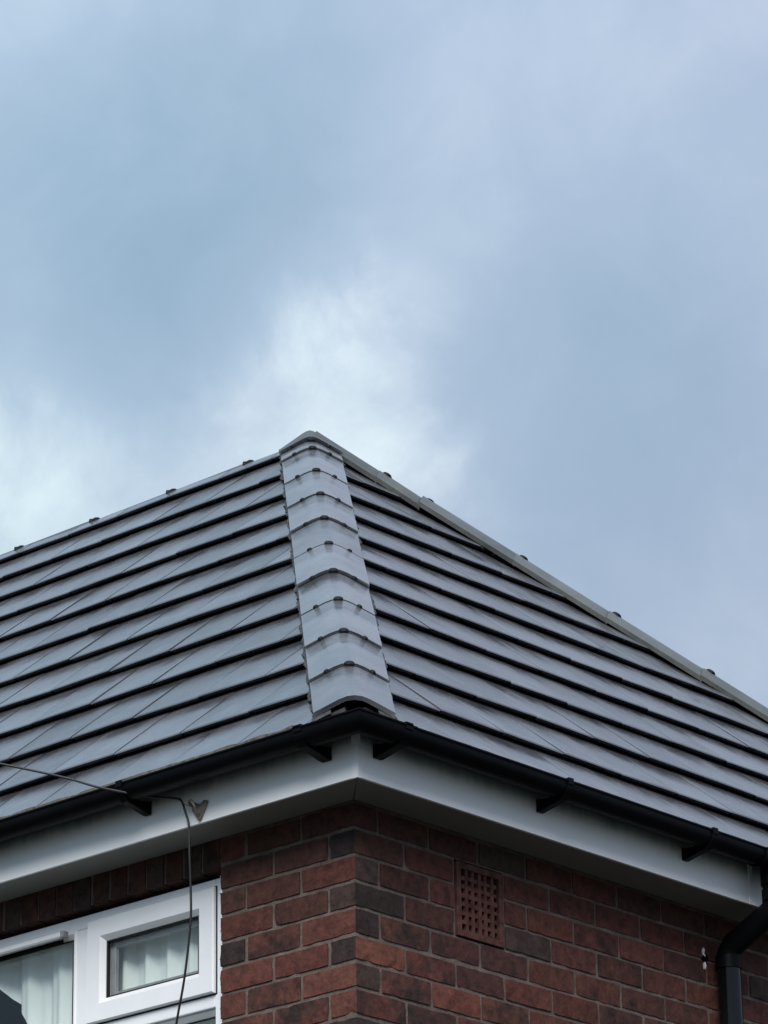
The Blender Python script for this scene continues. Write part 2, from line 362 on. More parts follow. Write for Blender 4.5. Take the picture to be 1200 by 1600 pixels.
for r in range(-2, 62):
    zt = -r*HC - J; zb = -(r+1)*HC + J
    odd = r % 2 != 0
    if zb < GZ + .01: break
    # the corner brick is one piece seen on both walls
    kl = TINT_L.get((r,0)) or rand_key(); kr = TINT_R.get((r,0)) or kl
    if odd: pieces.append(('R', (-.1025, 0, zb), (0, .215, zt), kr, kl))
    else: pieces.append(('L', (-.215, 0, zb), (0, .1025, zt), kr, kl))
    # front wall leftwards
    x = -.1075 if odd else -.22; i = 1
    while x > XL + .05:
        xa = x - .225; segl = [(max(xa, XL), x)]
        if WZ0 < (zb+zt)/2 < WZ1 + .3 and not (zb > WZ1 - .03 and False):
            segl = []
            if x > WX1 + .03: segl.append((max(xa, WX1), x))
            if xa < WX0 - .03: segl.append((xa, min(x, WX0)))
            if segl and zb > WZ1 + 9: segl = [(xa, x)]
        for (p, q) in segl:
            k = TINT_L.get((r, i)) or rand_key()
            e0 = p + (J if p not in (WX1,) else 0); e1 = q - (J if q not in (WX0,) else 0)
            if e1 - e0 > .03: pieces.append(('L', (e0, rnd.uniform(-.0012, .0012), zb), (e1, .1025, zt), k, None))
        x = xa; i += 1
    y = .22 if odd else .1075; i = 1
    while y < YB - .05:
        yb = min(y + .225, YB); segl = [(y, yb)]
        if -1 <= r <= 1:
            segl = []
            if y < AIR[0] - .03: segl.append((y, min(yb, AIR[0])))
            if yb > AIR[1] + .03: segl.append((max(y, AIR[1]), yb))
        for (p, q) in segl:
            k = TINT_R.get((r, i)) or (rnd.choices('rbgm', (50, 42, 6, 8))[0] if r < 8 else rand_key())
            pieces.append(('R', (-.1025, p + J, zb), (rnd.uniform(-.0012, .0012), q - J, zt), k, None))
        y = yb; i += 1
x = WX1 - .002                                                     # soldier course over the window
while x > WX0 + .05:
    pieces.append(('L', (x - .0725, rnd.uniform(-.002, .002), WZ1), (x, .1025, WZ1 + .215), rnd.choice('bbbg'), None)); x -= .081
campos = co.matrix_world.translation - Vector((0, 0, ZO))
def inframe(p, mx=1.0):
    v = Vector(p) - campos; z = v.dot(fw); u = 6124.57 * v.dot(rt) / z / 600; w = 6124.57 * v.dot(up) / z / 800
    return max(abs(u), abs(w))
order = sorted(range(len(pieces)), key=lambda i: inframe((Vector(pieces[i][1]) + Vector(pieces[i][2])) / 2))
single = set(order[:290])
restL, restR = MB(), MB()
for i, (wall, a, b, k, k2) in enumerate(pieces):
    if i in single:
        d = Vector(b) - Vector(a); n = tuple(max(2, min(9, round(x / .028))) for x in d)
        jz = lambda: rnd.uniform(-.0016, .0016)
        a = (a[0] + (jz() if wall == 'L' and a[0] != WX1 else 0), a[1] + (jz() if wall == 'R' and a[1] else 0), a[2] + jz()); b = (b[0] + (jz() if wall == 'L' and b[0] else 0), b[1] + (jz() if wall == 'R' else 0), b[2] + jz())
        mb = MB(); brick_mesh(mb, a, b, k, k2, seed=i, segs=n)
        mb.build('brick', 'brick', front_wall if wall == 'L' else side_wall, fix=False, smooth=False)
    else: brick_mesh(restL if wall == 'L' else restR, a, b, k, k2)
tag(restL.build('brickwork', 'brick', front_wall), kind='stuff'); tag(restR.build('brickwork', 'brick', side_wall), kind='stuff')

# air brick: a pierced terracotta plate, 6 by 7 openings
ab = MB(); y0, y1, z0, z1 = AIR[0] + .004, AIR[1] - .004, -2*HC + .004, HC - .006
nc, nr = 6, 7; by, bz = .020, .020; cw = (y1 - y0 - 2*by) / nc; ch = (z1 - z0 - 2*bz) / nr
def xj(): return rnd.uniform(-.0015, .0015)
ab.box((-.06, y0, z0), (.003, y0+by, z1)); ab.box((-.06, y1-by, z0), (.003, y1, z1))
ab.box((-.06, y0+by, z0), (.0035, y1-by, z0+bz)); ab.box((-.06, y0+by, z1-bz), (.0035, y1-by, z1))
for i in range(1, nc):
    yy = y0 + by + i*cw; ab.box((-.05, yy-.0065, z0+bz), (.000 + xj(), yy+.0065, z1-bz))
for j in range(1, nr):
    zz_ = z0 + bz + j*ch
    for i in range(nc):
        ya = y0 + by + i*cw + .006; ab.box((-.05, ya, zz_-.0065 + xj()), (-.002 + xj(), ya+cw-.012, zz_+.0065 + xj()))
air = ab.build('air_brick', 'terracotta', side_wall, bevel=.0015); air['label'] = 'pierced square terracotta air brick'
av = MB(); av.box((-.084, y0+.004, z0+.004), (-.055, y1-.004, z1-.004)); av.build('air_cavity', 'void', side_wall)
# chipped white patch and plug hole beside the downpipe
ch_ = MB()
for (yy, zz2, h, w_) in ((1.664, .030, .016, .006), (1.666, .012, .008, .007), (1.668, -.022, .016, .006)):
    pts = []
    for k in range(7):
        a = 2*math.pi*k/7; pts.append((.004, yy + math.cos(a)*w_*rnd.uniform(.4, 1.3), zz2 + math.sin(a)*h*rnd.uniform(.5, 1.3)))
    ch_.add(pts + [(-.01, p[1], p[2]) for p in pts] + [(.009, yy, zz2)], [(k, (k+1) % 7, 14) for k in range(7)] + [(k, k+7, (k+1) % 7 + 7, (k+1) % 7) for k in range(7)])
ch_.build('sealant_patch', 'caulk', side_wall)
hl = MB(); hl.tube([(-.02, 1.672, .006), (.006, 1.672, .006)], .013, 9); hl.build('wall_plug', 'void', side_wall)

# ------------------------------------------------------------------ eaves boards
fa = MB(); prof = [(0, ZF), (0, .318), (-.018, .318), (-.018, ZF + .010), (-.010, ZF)]
def ff(x): return lambda a, b: (x, -E_ - a, b)                     # a > 0 is towards the street
fb = [(-a, b) for a, b in prof]
YE = YB + E_
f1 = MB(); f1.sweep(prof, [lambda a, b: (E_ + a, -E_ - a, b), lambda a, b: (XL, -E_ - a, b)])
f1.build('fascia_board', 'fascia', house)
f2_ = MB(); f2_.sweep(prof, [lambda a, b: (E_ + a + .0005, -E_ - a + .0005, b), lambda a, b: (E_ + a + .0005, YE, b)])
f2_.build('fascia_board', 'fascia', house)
ct = MB(); ct.box((E_-.020, -E_-.0035, ZF-.003), (E_+.0035, -E_-.0005, .317)); ct.box((E_+.0008, -E_-.0005, ZF-.003), (E_+.0035, -E_+.010, .317))
ct.build('corner_trim', 'upvc', house)
jt = MB(); jt.box((E_+.0008, 1.700, ZF-.002), (E_+.0045, 1.722, .317)); jt.build('joint_trim', 'upvc', house, bevel=.001)
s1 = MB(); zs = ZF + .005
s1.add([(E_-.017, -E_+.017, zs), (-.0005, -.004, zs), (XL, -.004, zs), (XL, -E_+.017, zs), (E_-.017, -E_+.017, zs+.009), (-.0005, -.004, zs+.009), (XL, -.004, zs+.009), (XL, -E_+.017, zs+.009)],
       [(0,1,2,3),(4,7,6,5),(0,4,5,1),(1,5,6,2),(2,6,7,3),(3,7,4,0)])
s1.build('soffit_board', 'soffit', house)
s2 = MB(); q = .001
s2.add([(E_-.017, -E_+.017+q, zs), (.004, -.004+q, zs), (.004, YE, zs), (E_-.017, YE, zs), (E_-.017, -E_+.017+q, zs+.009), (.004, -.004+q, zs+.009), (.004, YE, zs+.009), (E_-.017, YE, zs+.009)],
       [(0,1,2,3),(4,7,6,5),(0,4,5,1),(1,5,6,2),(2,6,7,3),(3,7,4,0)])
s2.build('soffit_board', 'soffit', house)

# ------------------------------------------------------------------ roof
T0 = .0305; A0 = .006; TH = .0165                                    # nose top, top where the next nose lies, slab thickness
WID = .2945
ap = Vector((OR_ - W, -OL + W, ZE + W*TA)); SLEN = W / CA
def planeL(u, v, w): return Vector((u, -OL + v*CA - (w-T0)*SA, ZE + v*SA + (w-T0)*CA))
def planeR(u, v, w): return Vector((OR_ - v*CA + (w-T0)*SA, u, ZE + v*SA + (w-T0)*CA))
def planeB(u, v, w): return Vector((u, -OL + 2*W - v*CA + (w-T0)*SA, ZE + v*SA + (w-T0)*CA))
dk = MB()                                                          # underlay and boarding below the tiles
def deck(pl, pts):
    vs = [pl(u, v, -.045) for u, v in pts] + [pl(u, v, -.060) for u, v in pts]; n = len(pts)
    dk.add(vs, [tuple(range(n)), tuple(range(2*n-1, n-1, -1))] + [(i, (i+1) % n, (i+1) % n + n, i + n) for i in range(n)])
deck(planeL, [(XL, .03), (OR_-.04, .03), (OR_ - W, SLEN-.02), (XL, SLEN-.02)])
deck(planeR, [(-OL+.04, .03), (-OL+2*W-.04, .03), (-OL+W, SLEN-.02)])
deck(planeB, [(XL, .03), (OR_-.04, .03), (OR_ - W, SLEN-.02), (XL, SLEN-.02)])
roof = dk.build('roof', 'felt', house)
def clip(poly, a, b, c):                                           # keep a*u + b*v <= c
    out = []
    for i, p in enumerate(poly):
        q = poly[(i+1) % len(poly)]; dp = a*p[0] + b*p[1] - c; dq = a*q[0] + b*q[1] - c
        if dp <= 0: out.append(p)
        if (dp < 0 < dq) or (dq < 0 < dp):
            t = dp / (dp - dq); out.append((p[0] + (q[0]-p[0])*t, p[1] + (q[1]-p[1])*t))
    return out
def area(p): return abs(sum(p[i][0]*p[(i+1) % len(p)][1] - p[(i+1) % len(p)][0]*p[i][1] for i in range(len(p)))) / 2
tiles = []
def tile(pl, u0, u1, k, clips, jit=True):
    v0 = k*G; v1 = min((k+1)*G + .05, SLEN - .03)
    poly = [(u0+.0015, v0), (u1-.0015, v0), (u1-.0015, v1), (u0+.0015, v1)]
    for c in clips:
        poly = clip(poly, *c)
        if len(poly) < 3: return None
    if area(poly) < .0012: return None
    dn = rnd.uniform(-.0011, .0011) if jit else 0; tw = rnd.uniform(-.0018, .0018) if jit else 0; dv = rnd.uniform(-.0016, .0016) if jit else 0
    LAP = .018
    def top(u, v): return -max(0, u0 + LAP - u)/LAP*.0008 + T0 - (v - v0)/G*(T0 - A0) + dn + tw*((u-u0)/WID*2-1) * max(0, 1-(v-v0)/G)
    mb = MB(); CH = .005
    front = clip(poly, 0, 1, v0 + CH); main = clip(poly, 0, -1, -(v0 + CH))
    vs = []; fs = []
    def face(pts): b = len(vs); vs.extend(pts); fs.append(tuple(range(b, b+len(pts))))
    def P(u, v, w): return pl(u, v + dv, w)
    def tw_(u, v): return top(u, v) - (.0035 if v < v0 + 1e-6 else 0)
    for part in (main, front):
        for sub in (clip(part, 1, 0, u0 + LAP), clip(part, -1, 0, -(u0 + LAP))) if len(part) > 2 else ():
            if len(sub) > 2: face([P(u, v, tw_(u, v)) for u, v in sub])
    def ub(u, v): return (u, v + (.013 if v < v0 + 1e-6 else 0), top(u, v) - TH)     # the nose is undercut
    face([P(*ub(u, v)) for u, v in poly][::-1])
    for part in (front, main):
        n = len(part)
        for i in range(n):
            p, q = part[i], part[(i+1) % n]
            if abs(p[1]-v0-CH) < 1e-7 and abs(q[1]-v0-CH) < 1e-7: continue
            face([P(*p, tw_(*p)), P(*q, tw_(*q)), P(*ub(*q)), P(*ub(*p))])
    mb.add(vs, fs); ctr = sum((pl(u, v, T0) for u, v in poly), Vector()) / len(poly)
    return mb, ctr
GAP = .045
NK = int(SLEN / G) + 1
for k in range(NK):
    hc = ((1, CA, OR_ - GAP),)                                     # right of the hip line is cut away (u + v cos a <= OR)
    u = OR_ + .08 - (k % 2)*WID/2
    while u > XL:
        t = tile(planeL, max(u - WID, XL), u, k, hc)
        if t: tiles.append(t)
        u -= WID
    hc = ((-1, CA, OL - GAP), (1, CA, -OL + 2*W - GAP))
    u = -OL - .1 + (k % 2)*WID/2
    while u < -OL + 2*W:
        t = tile(planeR, u, u + WID, k, hc)
        if t: tiles.append(t)
        u += WID
order = sorted(range(len(tiles)), key=lambda i: inframe(tiles[i][1])); single = set(order[:290]); rest = MB()
for i, (mb, c) in enumerate(tiles):
    if i in single: mb.build('roof_tile', 'tile', roof, fix=True)
    else: rest.add(mb.v, mb.f)
for k in range(NK):                                                # the unseen rear slope
    u = OR_ + .08 - (k % 2)*WID/2
    while u > XL:
        t = tile(planeB, max(u - WID, XL), u, k, ((1, CA, OR_ - GAP),), False)
        if t: rest.add(t[0].v, t[0].f)
        u -= WID
tag(rest.build('tiling', 'tile', roof), kind='stuff')

# hip and ridge lines: angle tiles, butt jointed over clamped unions
nL = Vector((0, -SA, CA)); nR = Vector((SA, 0, CA)); nB = Vector((0, SA, CA))
LW = .137
def section(base, d, nA, nB_, L=LW, rc=.045, off=0, th=.014, steep=0, lip=.022):
    """outer and inner points of an angle tile across the line with direction d"""
    wA = d.cross(nA).normalized(); wB = d.cross(nB_).normalized()
    if wA.z > 0: wA = -wA
    if wB.z > 0: wB = -wB
    if steep:
        wA = (wA + Vector((0, 0, -steep))).normalized(); wB = (wB + Vector((0, 0, -steep))).normalized()
    n = (nA + nB_).normalized(); out = []
    for s in (1, .93, .6): out.append(wA*L*s)
    for t in (0, .25, .5, .75, 1): out.append(wA*rc*(1-t)**2 + wB*rc*t*t)
    for s in (.6, .93, 1): out.append(wB*L*s)
    res = []
    for i, p in enumerate(out):
        nn = nA if i < 4 else (nB_ if i > 6 else n)
        res.append((base + p + nn*off, base + p + nn*(off - th) - (Vector((0, 0, lip)) if i in (0, len(out)-1) else Vector())))
    return res
def angle_run(b0, d, nA, nB_, t0, t1, mt='hip', name='hip_tile', off=0, L=LW, steep=0, mitre=0, rcv=.052, lip=.022):
    mb = MB(); rings = []
    jo = rnd.uniform(-.003, .003); js = rnd.uniform(-.003, .003)
    ts = [t0, t0+.008, t0 + (t1-t0)*(.3 if mitre else .5), t1-.008, t1]
    for i, t in enumerate(ts):
        rings.append(section(b0 + d*t, d, nA, nB_, L, rcv, off + jo + js*i/4 + .005 - .009*i/4 - (.002 if i in (0, 4) else 0), .014, steep, lip))
    if mitre:
        for i in (3, 4):
            b = b0 + d*ts[i]
            rings[i] = [tuple(p - d*mitre*(b + (p-b).dot(d)*d - p).length for p in pr) for pr in rings[i]]
    n = len(rings[0]); vs = []; fs = []
    for r_ in rings: vs += [p[0] for p in r_] + [p[1] for p in r_]
    N2 = 2*n
    for i in range(len(ts)-1):
        for k in range(n-1):
            fs.append((i*N2+k, i*N2+k+1, (i+1)*N2+k+1, (i+1)*N2+k)); fs.append((i*N2+n+k, (i+1)*N2+n+k, (i+1)*N2+n+k+1, i*N2+n+k+1))
        for k in (0, n-1): fs.append((i*N2+k, (i+1)*N2+k, (i+1)*N2+n+k, i*N2+n+k))
    for i in (0, len(ts)-1):
        for k in range(n-1): fs.append((i*N2+k, i*N2+k+1, i*N2+n+k+1, i*N2+n+k))
    mb.add(vs, fs); return mb.build(name, mt, roof, smooth='auto')
def lump(mb, c, d, s, n, ld, ls, h, seg=8):                        # a low rounded boss: d along, s across, n up
    vs = []; fs = []
    for j, (sc, hh) in enumerate(((1, -.006), (1, .55), (.72, .9), (.3, 1))):
        for k in range(seg):
            a = 2*math.pi*k/seg; vs.append(c + d*math.cos(a)*ld*sc + s*math.sin(a)*ls*sc + n*(h*hh if hh > 0 else hh))
    for j in range(3):
        for k in range(seg): fs.append((j*seg+k, j*seg+(k+1) % seg, (j+1)*seg+(k+1) % seg, (j+1)*seg+k))
    fs.append(tuple(3*seg+k for k in range(seg))); mb.add(vs, fs)
def union(b0, d, nA, nB_, t, big=1.0, off=0, L=LW, steep=0):
    mb = MB(); base = b0 + d*t; lo = 1 if d.z >= 0 else -1
    r0 = section(base - d*.013*lo, d, nA, nB_, L-.002, .052, -.0005+off, .008, steep); r1 = section(base + d*.020*lo, d, nA, nB_, L-.002, .052, -.0005+off, .008, steep)
    n = len(r0); vs = [p[0] for p in r0] + [p[1] for p in r0] + [p[0] for p in r1] + [p[1] for p in r1]; fs = []
    for k in range(n-1): fs += [(k, k+1, 2*n+k+1, 2*n+k), (n+k, 3*n+k, 3*n+k+1, n+k+1), (k, n+k, n+k+1, k+1), (2*n+k, 2*n+k+1, 3*n+k+1, 3*n+k)]
    if not steep: mb.add(vs, fs)
    nm = (nA + nB_).normalized(); s = d.cross(nm).normalized(); crest = r0[n//2][0] + d*.013
    lump(mb, crest - d*.006*lo - (nm*.008 if steep else nm*0), d, s, nm, .016*big, .016*big, .011*big)
    if steep: lump(mb, crest + d*.012 - nm*.008, d, s, nm, .012*big, .022*big, .009*big)
    for w, nn in () if steep else ((d.cross(nA).normalized(), nA), (d.cross(nB_).normalized(), nB_)):
        if w.z > 0: w = -w
        lump(mb, base + w*LW*rnd.uniform(.54, .60) - nn*.004 + nn*off, d, w, nn, .011, .010, .012)
    return mb.build('ridge_clip', 'clip', roof, smooth='auto')
apx = ap + Vector((0, 0, HX))
hip0 = Vector((OR_, -OL, ZE + HX)); hd = (apx - hip0); HL = hd.length; hd.normalize()
js = [.095, .495, .930, 1.378, 1.810, 2.250, 2.690, 3.130, 3.590, 4.050, 4.225]
for i in range(len(js)-1):
    angle_run(hip0, hd, nL, nR, js[i] + .005, js[i+1] - .005)
    if i: union(hip0, hd, nL, nR, js[i])
union(hip0, hd, nL, nR, js[-1])
js_top = js[-1]
far0 = Vector((OR_, -OL + 2*W, ZE + HX)); apr = apx + Vector((0, 0, -.012)); apl = apx + Vector((0, 0, -.019)); fd = (far0 - apx); FL = fd.length; fd.normalize()
js = [.0, .321, .523, .961, 1.393, 1.825, 2.27, 2.72, 3.16, 3.60, 4.04, FL - .06]
for i in range(len(js)-1):
    angle_run(apr, fd, nR, nB, js[i] + (.0 if i else .02), js[i+1] + .012, 'ridge_old', 'hip_tile', .026, .112, .35, 0, .04, .004)
    if i: union(apr, fd, nR, nB, js[i], 1.45, .031, .112, .35)
rd = Vector((-1, 0, 0)); js = [.0, .335, .774, 1.229, 1.688, 2.14, 2.59, 3.04, 3.49, 3.94, 4.20]
for i in range(len(js)-1):
    angle_run(apl, rd, nL, nB, js[i] + (.0 if i else .02), js[i+1] + .012, 'ridge_dark', 'ridge_tile', 0, .085, 1.0)
    if i: union(apl, rd, nL, nB, js[i], 1.2, 0, .085, 1.0)
# closing piece at the top of the near hip
cp = angle_run(hip0, hd, nL, nR, js_top + .005, HL + .012, 'ridge_old', 'apex_tile', .003, LW + .004, 0, .75, .030)
# crumpled roll of flashing along both edges of the near hip
for nn, other in ((nL, nR), (nR, nL)):
    w = hd.cross(nn).normalized()
    if w.z > 0: w = -w
    mb = MB(); n = 150; vs = []
    for i in range(n):
        t = .06 + (HL - .2) * i / (n-1)
        e = LW + .014 + .014*noise.noise(Vector((t*9, nn.x*5, 0))) + .012*noise.noise(Vector((t*37, nn.x*5, 3)))
        ph = (t / (G/ (hd.dot(Vector((0, CA, SA))) or 1))) % 1.0
        sag = -.036 + .010*noise.noise(Vector((t*21, 9, nn.x)))
        b = hip0 + hd*t
        vs += [b + w*(LW-.05) - nn*.014, b + w*(LW-.006) - nn*.012, b + w*e + nn*(sag*.45), b + w*(e-.002) + nn*sag*1.35]
    fs = []
    for i in range(n-1):
        for k in range(3): fs.append((i*4+k, i*4+k+1, i*4+4+k+1, i*4+4+k))
    mb.add(vs, fs); mb.build('hip_roll', 'roll', roof, fix=False)

tray = [(-.012, .322), (.046, .312), (.066, .290), (.064, .287), (.044, .308), (-.012, .317)]  # unseen tray, added to block a slit of sunlight on the fascia
et = MB(); et.sweep(tray, [lambda a, b: (XL, -E_ - a, b), lambda a, b: (E_ + a, -E_ - a, b), lambda a, b: (E_ + a, YE, b)]); et.build('eaves_tray_sun_block', 'felt', roof)
# ------------------------------------------------------------------ gutter
gut = bpy.data.objects.new('rain_gutter', None); col.objects.link(gut); gut.location = (E_, -E_, ZO + .24); WL['rain_gutter'] = Vector(gut.location)
tag(gut, 'black half-round plastic gutter with brackets running round the eaves corner', 'gutter')
GR, GC, ZR = .039, .086, .302                                   # radius, centre distance off the fascia, rim height
def gprof(r, t=.0028, lip=True):
    pr = []
    n = 14
    for i in range(n+1):
        a = math.pi * i / n; pr.append((GC - r*math.cos(a)*(1+.10*math.sin(2*a)**2), ZR - r*math.sin(a)*1.12))
    if lip: pr += [(GC + r + .004, ZR + .001), (GC + r + .004, ZR + .006), (GC + r - .004, ZR + .006)]
    for i in range(n, -1, -1):
        a = math.pi * i / n; pr.append((GC - (r-t)*math.cos(a)*(1+.10*math.sin(2*a)**2), ZR - (r-t)*math.sin(a)*1.12))
    return pr
def gL(x): return lambda a, b: (x, -E_ - a, b)
def gR(y): return lambda a, b: (E_ + a, y, b)
def gC(a, b): return (E_ + a, -E_ - a, b)
XA, YA = .056, -.080                                               # ends of the angle piece
g = MB(); g.sweep(gprof(GR), [gL(XL), gL(XA)]); g.build('gutter_run', 'gutter', gut, smooth='auto')
g = MB(); g.sweep(gprof(GR), [gR(YA), gR(1.66)]); g.build('gutter_run', 'gutter', gut, smooth='auto')
g = MB(); g.sweep(gprof(GR), [gR(1.80), gR(YE + .1)]); g.build('gutter_run', 'gutter', gut, smooth='auto')
g = MB(); g.sweep(gprof(GR + .004), [gL(XA - .03), gC, gR(YA + .03)]); g.build('angle_piece', 'gutter', gut, smooth='auto')
# dirt and moss caught on the rim
for fr0, fr1, nm in ((gL, (XL, XA - .03), 0), (gR, (YA + .03, 1.66), 1)):
    g = MB(); n = 160 if nm == 0 else 60; frames = []
    for i in range(n+1):
        x = fr1[0] + (fr1[1]-fr1[0])*i/n; h = .009 + .005*noise.noise(Vector((x*14, nm, 0))) + .003*noise.noise(Vector((x*55, nm, 4)))
        if nm: h *= .3
        frames.append((lambda F, h: (lambda a, b: F(a, b*h + ZR + .0055)))(fr0(x), max(h, .0006)))
    g.sweep([(GC+GR-.012, 0), (GC+GR+.003, 0), (GC+GR+.001, 1), (GC+GR-.009, 1)], frames)
    g.build('rim_moss', 'moss', gut)
def bracket(F, x, wide=.014):
    g = MB(); pr = gprof(GR + .0045, .004, False); pr = [(a, b) for a, b in pr]
    g.sweep(pr, [F(x-wide), F(x+wide)])
    g.sweep([(GC+GR-.002, ZR-.01), (GC+GR+.008, ZR-.01), (GC+GR+.008, ZR+.012), (GC+GR-.008, ZR+.012), (GC+GR-.008, ZR+.008), (GC+GR-.002, ZR+.006)], [F(x-wide), F(x+wide)])   # clip over the rim
    zb = ZR - GR*1.12
    w2 = wide*1.1
    g.sweep([(.001, zb-.027), (.012, zb-.027), (GC+.020, zb-.007), (GC+.034, zb+.012), (GC+.012, zb+.004), (GC-.016, zb+.006), (.012, zb+.012), (.001, zb+.014)], [F(x-w2), F(x+w2)])
    return g.build('bracket', 'gutter', gut, bevel=.0015)
for x in (XA - .005, -.692, -1.43, -2.17, -2.9, -3.6, -4.3, -5.0, -5.7): bracket(gL, x, .016 if x > 0 else .012)
for y in (YA - .004, .651, 1.367, 2.4, 3.1, 3.8, 4.5): bracket(gR, y, .016 if y < 0 else .012)
g = MB(); g.sweep(gprof(GR + .005), [gR(1.635), gR(1.825)]); g.tube([(E_+GC, 1.7275, ZR-GR+.006), (E_+GC, 1.7275, ZR-GR-.055)], .045, 20)
g.build('running_outlet', 'gutter', gut, smooth='auto')

# ------------------------------------------------------------------ downpipe
dp = bpy.data.objects.new('downpipe', None); col.objects.link(dp); dp.location = (.055, 1.7275, 0); WL['downpipe'] = Vector(dp.location)
tag(dp, 'black round plastic downpipe with an offset bend against the side wall', 'downpipe')
yp = 1.7275; xg = E_ + GC; xw = .054; PR = .039
top = ZR - GR - .05
def bend(cx, cz, r, a0, a1, sx, n=7): return [(cx + sx*r*math.cos(a0 + (a1-a0)*i/n), yp, cz + r*math.sin(a0 + (a1-a0)*i/n)) for i in range(n+1)]
g = MB(); p0 = Vector((xg, yp, top)); za = .135; zb2 = .030
pts = [(xg, yp, top + .01), (xg, yp, za+.03), (xg-.006, yp, za+.008), (xg-.022, yp, za-.012), (xw+.022, yp, zb2+.016), (xw+.006, yp, zb2-.004), (xw, yp, zb2-.03), (xw, yp, zb2-.06)]
g.tube(pts, PR, 22); g.build('offset_bend', 'gutter', dp, smooth='auto')
g = MB(); g.tube([(xg, yp, za+.020), (xg, yp, za+.058)], PR+.0045, 22); g.build('socket', 'gutter', dp, smooth='auto')
g = MB(); g.tube([(xw, yp, zb2-.020), (xw, yp, zb2-.062)], PR+.0045, 22); g.build('socket', 'gutter', dp, smooth='auto')
g = MB(); g.tube([(xw, yp, zb2-.05), (xw, yp, GZ)], PR, 28); g.build('pipe', 'pipe', dp, smooth='auto')
for zz3 in (-.55, -2.3, -4.1):
    g = MB(); g.tube([(xw, yp, zz3-.015), (xw, yp, zz3+.015)], PR+.003, 22); g.box((.0, yp-.055, zz3-.014), (.016, yp+.055, zz3+.014)); g.build('pipe_clip', 'gutter', dp)

# ------------------------------------------------------------------ window
win = MB()
YF = .030                                                          # face of the outer frame
def frame_bar(mb, x0, x1, z0, z1, y0, y1): mb.box((x0, y0, z0), (x1, y1, z1))
XR = WX1 - .004; XLF = WX0 + .004; ZT = .055; ZB = WZ0 + .06
M1 = (-1.231, -1.151); M2 = (-1.79, -1.71)
fw_ = .046
win.box((XR - fw_, YF, ZB), (XR, YF+.07, ZT)); win.box((XLF, YF, ZB), (XLF+fw_, YF+.07, ZT))
win.box((XLF+fw_, YF, ZT-.042), (XR-fw_, YF+.07, ZT)); win.box((XLF+fw_, YF, ZB), (XR-fw_, YF+.07, ZB+.06))
win.box((M1[0]+.020, YF+.0005, ZB+.06), (M1[1]-.012, YF+.07, ZT-.042)); win.box((M2[0]+.012, YF+.0005, ZB+.06), (M2[1]-.012, YF+.07, ZT-.042))
win.box((M1[1]-.012, YF+.0005, -.345), (XR-fw_, YF+.07, -.292))
frame = win.build('window', 'upvc', house, bevel=.003); frame['label'] = 'white plastic casement window with net curtain'
def ring(mb, x0, x1, z0, z1, w, y0, y1, chamf):                    # mitred rectangular ring with a sloped inner bead
    o_ = [(x0, z0), (x1, z0), (x1, z1), (x0, z1)]; i1 = [(x0+w-chamf, z0+w-chamf), (x1-w+chamf, z0+w-chamf), (x1-w+chamf, z1-w+chamf), (x0+w-chamf, z1-w+chamf)]
    i2 = [(x0+w, z0+w), (x1-w, z0+w), (x1-w, z1-w), (x0+w, z1-w)]
    c2 = .004; o2 = [(x0+c2, z0+c2), (x1-c2, z0+c2), (x1-c2, z1-c2), (x0+c2, z1-c2)]
    lay = [(o_, y1), (o_, y0+c2), (o2, y0), (i1, y0), (i2, y0+chamf*.9), (i2, y1)]
    vs = [(x, y, z) for L_, y in lay for x, z in L_]; fs = []
    for a in range(len(lay)-1):
        for k in range(4): fs.append((a*4+k, a*4+(k+1) % 4, a*4+4+(k+1) % 4, a*4+4+k))
    for k in range(4): fs.append((20+k, 20+(k+1) % 4, (k+1) % 4, k))
    mb.add(vs, fs)
s_ = MB(); ring(s_, M1[1]+.001, -.598, -.303, .028, .074, YF-.016, YF+.04, .016)
gap_shade = MB(); ring(gap_shade, M1[1]-.005, -.592, -.309, .034, .012, YF-.0025, YF+.03, .001); gap_shade.build('gasket_and_gap', 'gasket_and_gap', frame)  # dark ring drawn in for the shadow gap around the sash
sash = s_.build('sash', 'upvc', frame, smooth=False); sash['label'] = 'top hung white opening sash'
def light(x0, x1, z0, z1, bead, yb):
    b_ = MB(); ring(b_, x0, x1, z0, z1, bead, yb, yb+.02, bead*.6); b_.build('glazing_bead', 'upvc', frame)
    k_ = MB(); ring(k_, x0+bead-.001, x1-bead+.001, z0+bead-.001, z1-bead+.001, .006, yb+.012, yb+.016, .001); k_.build('gasket_and_gap', 'gasket_and_gap', frame)
    g_ = MB(); g_.box((x0+.01, yb+.017, z0+.01), (x1-.01, yb+.021, z1-.01)); g_.build('pane', 'glass', frame)
gx0, gx1, gz0, gz1 = M1[1]+.001+.072, -.598-.072, -.303+.072, .028-.072
k_ = MB(); ring(k_, gx0, gx1, gz0, gz1, .007, YF-.001, YF+.012, .001); k_.build('gasket_and_gap', 'gasket_and_gap', frame)
g_ = MB(); g_.box((gx0-.01, YF+.010, gz0-.01), (gx1+.01, YF+.014, gz1+.01)); g_.build('pane', 'glass', frame)
sp_ = MB(); ring(sp_, gx0-.002, gx1+.002, gz0-.002, gz1+.002, .024, YF+.020, YF+.034, .001); sp_.build('spacer_bar', 'reveal', frame)
light(M1[1]-.010, XR-fw_+.002, ZB+.058, -.343, .022, YF+.012)
light(M2[1]-.010, M1[0]+.022, ZB+.058, ZT-.040, .024, YF-.004)
light(XLF+fw_-.002, M2[0]+.010, ZB+.058, ZT-.040, .024, YF-.004)
v_ = MB(); v_.sweep([(0, .022), (-.020, .018), (-.024, .004), (-.018, -.003), (-.014, .001), (0, .003)], [lambda a, b: (-1.69, YF-.003+a, b-.002), lambda a, b: (-1.262, YF-.003+a, b-.002)])
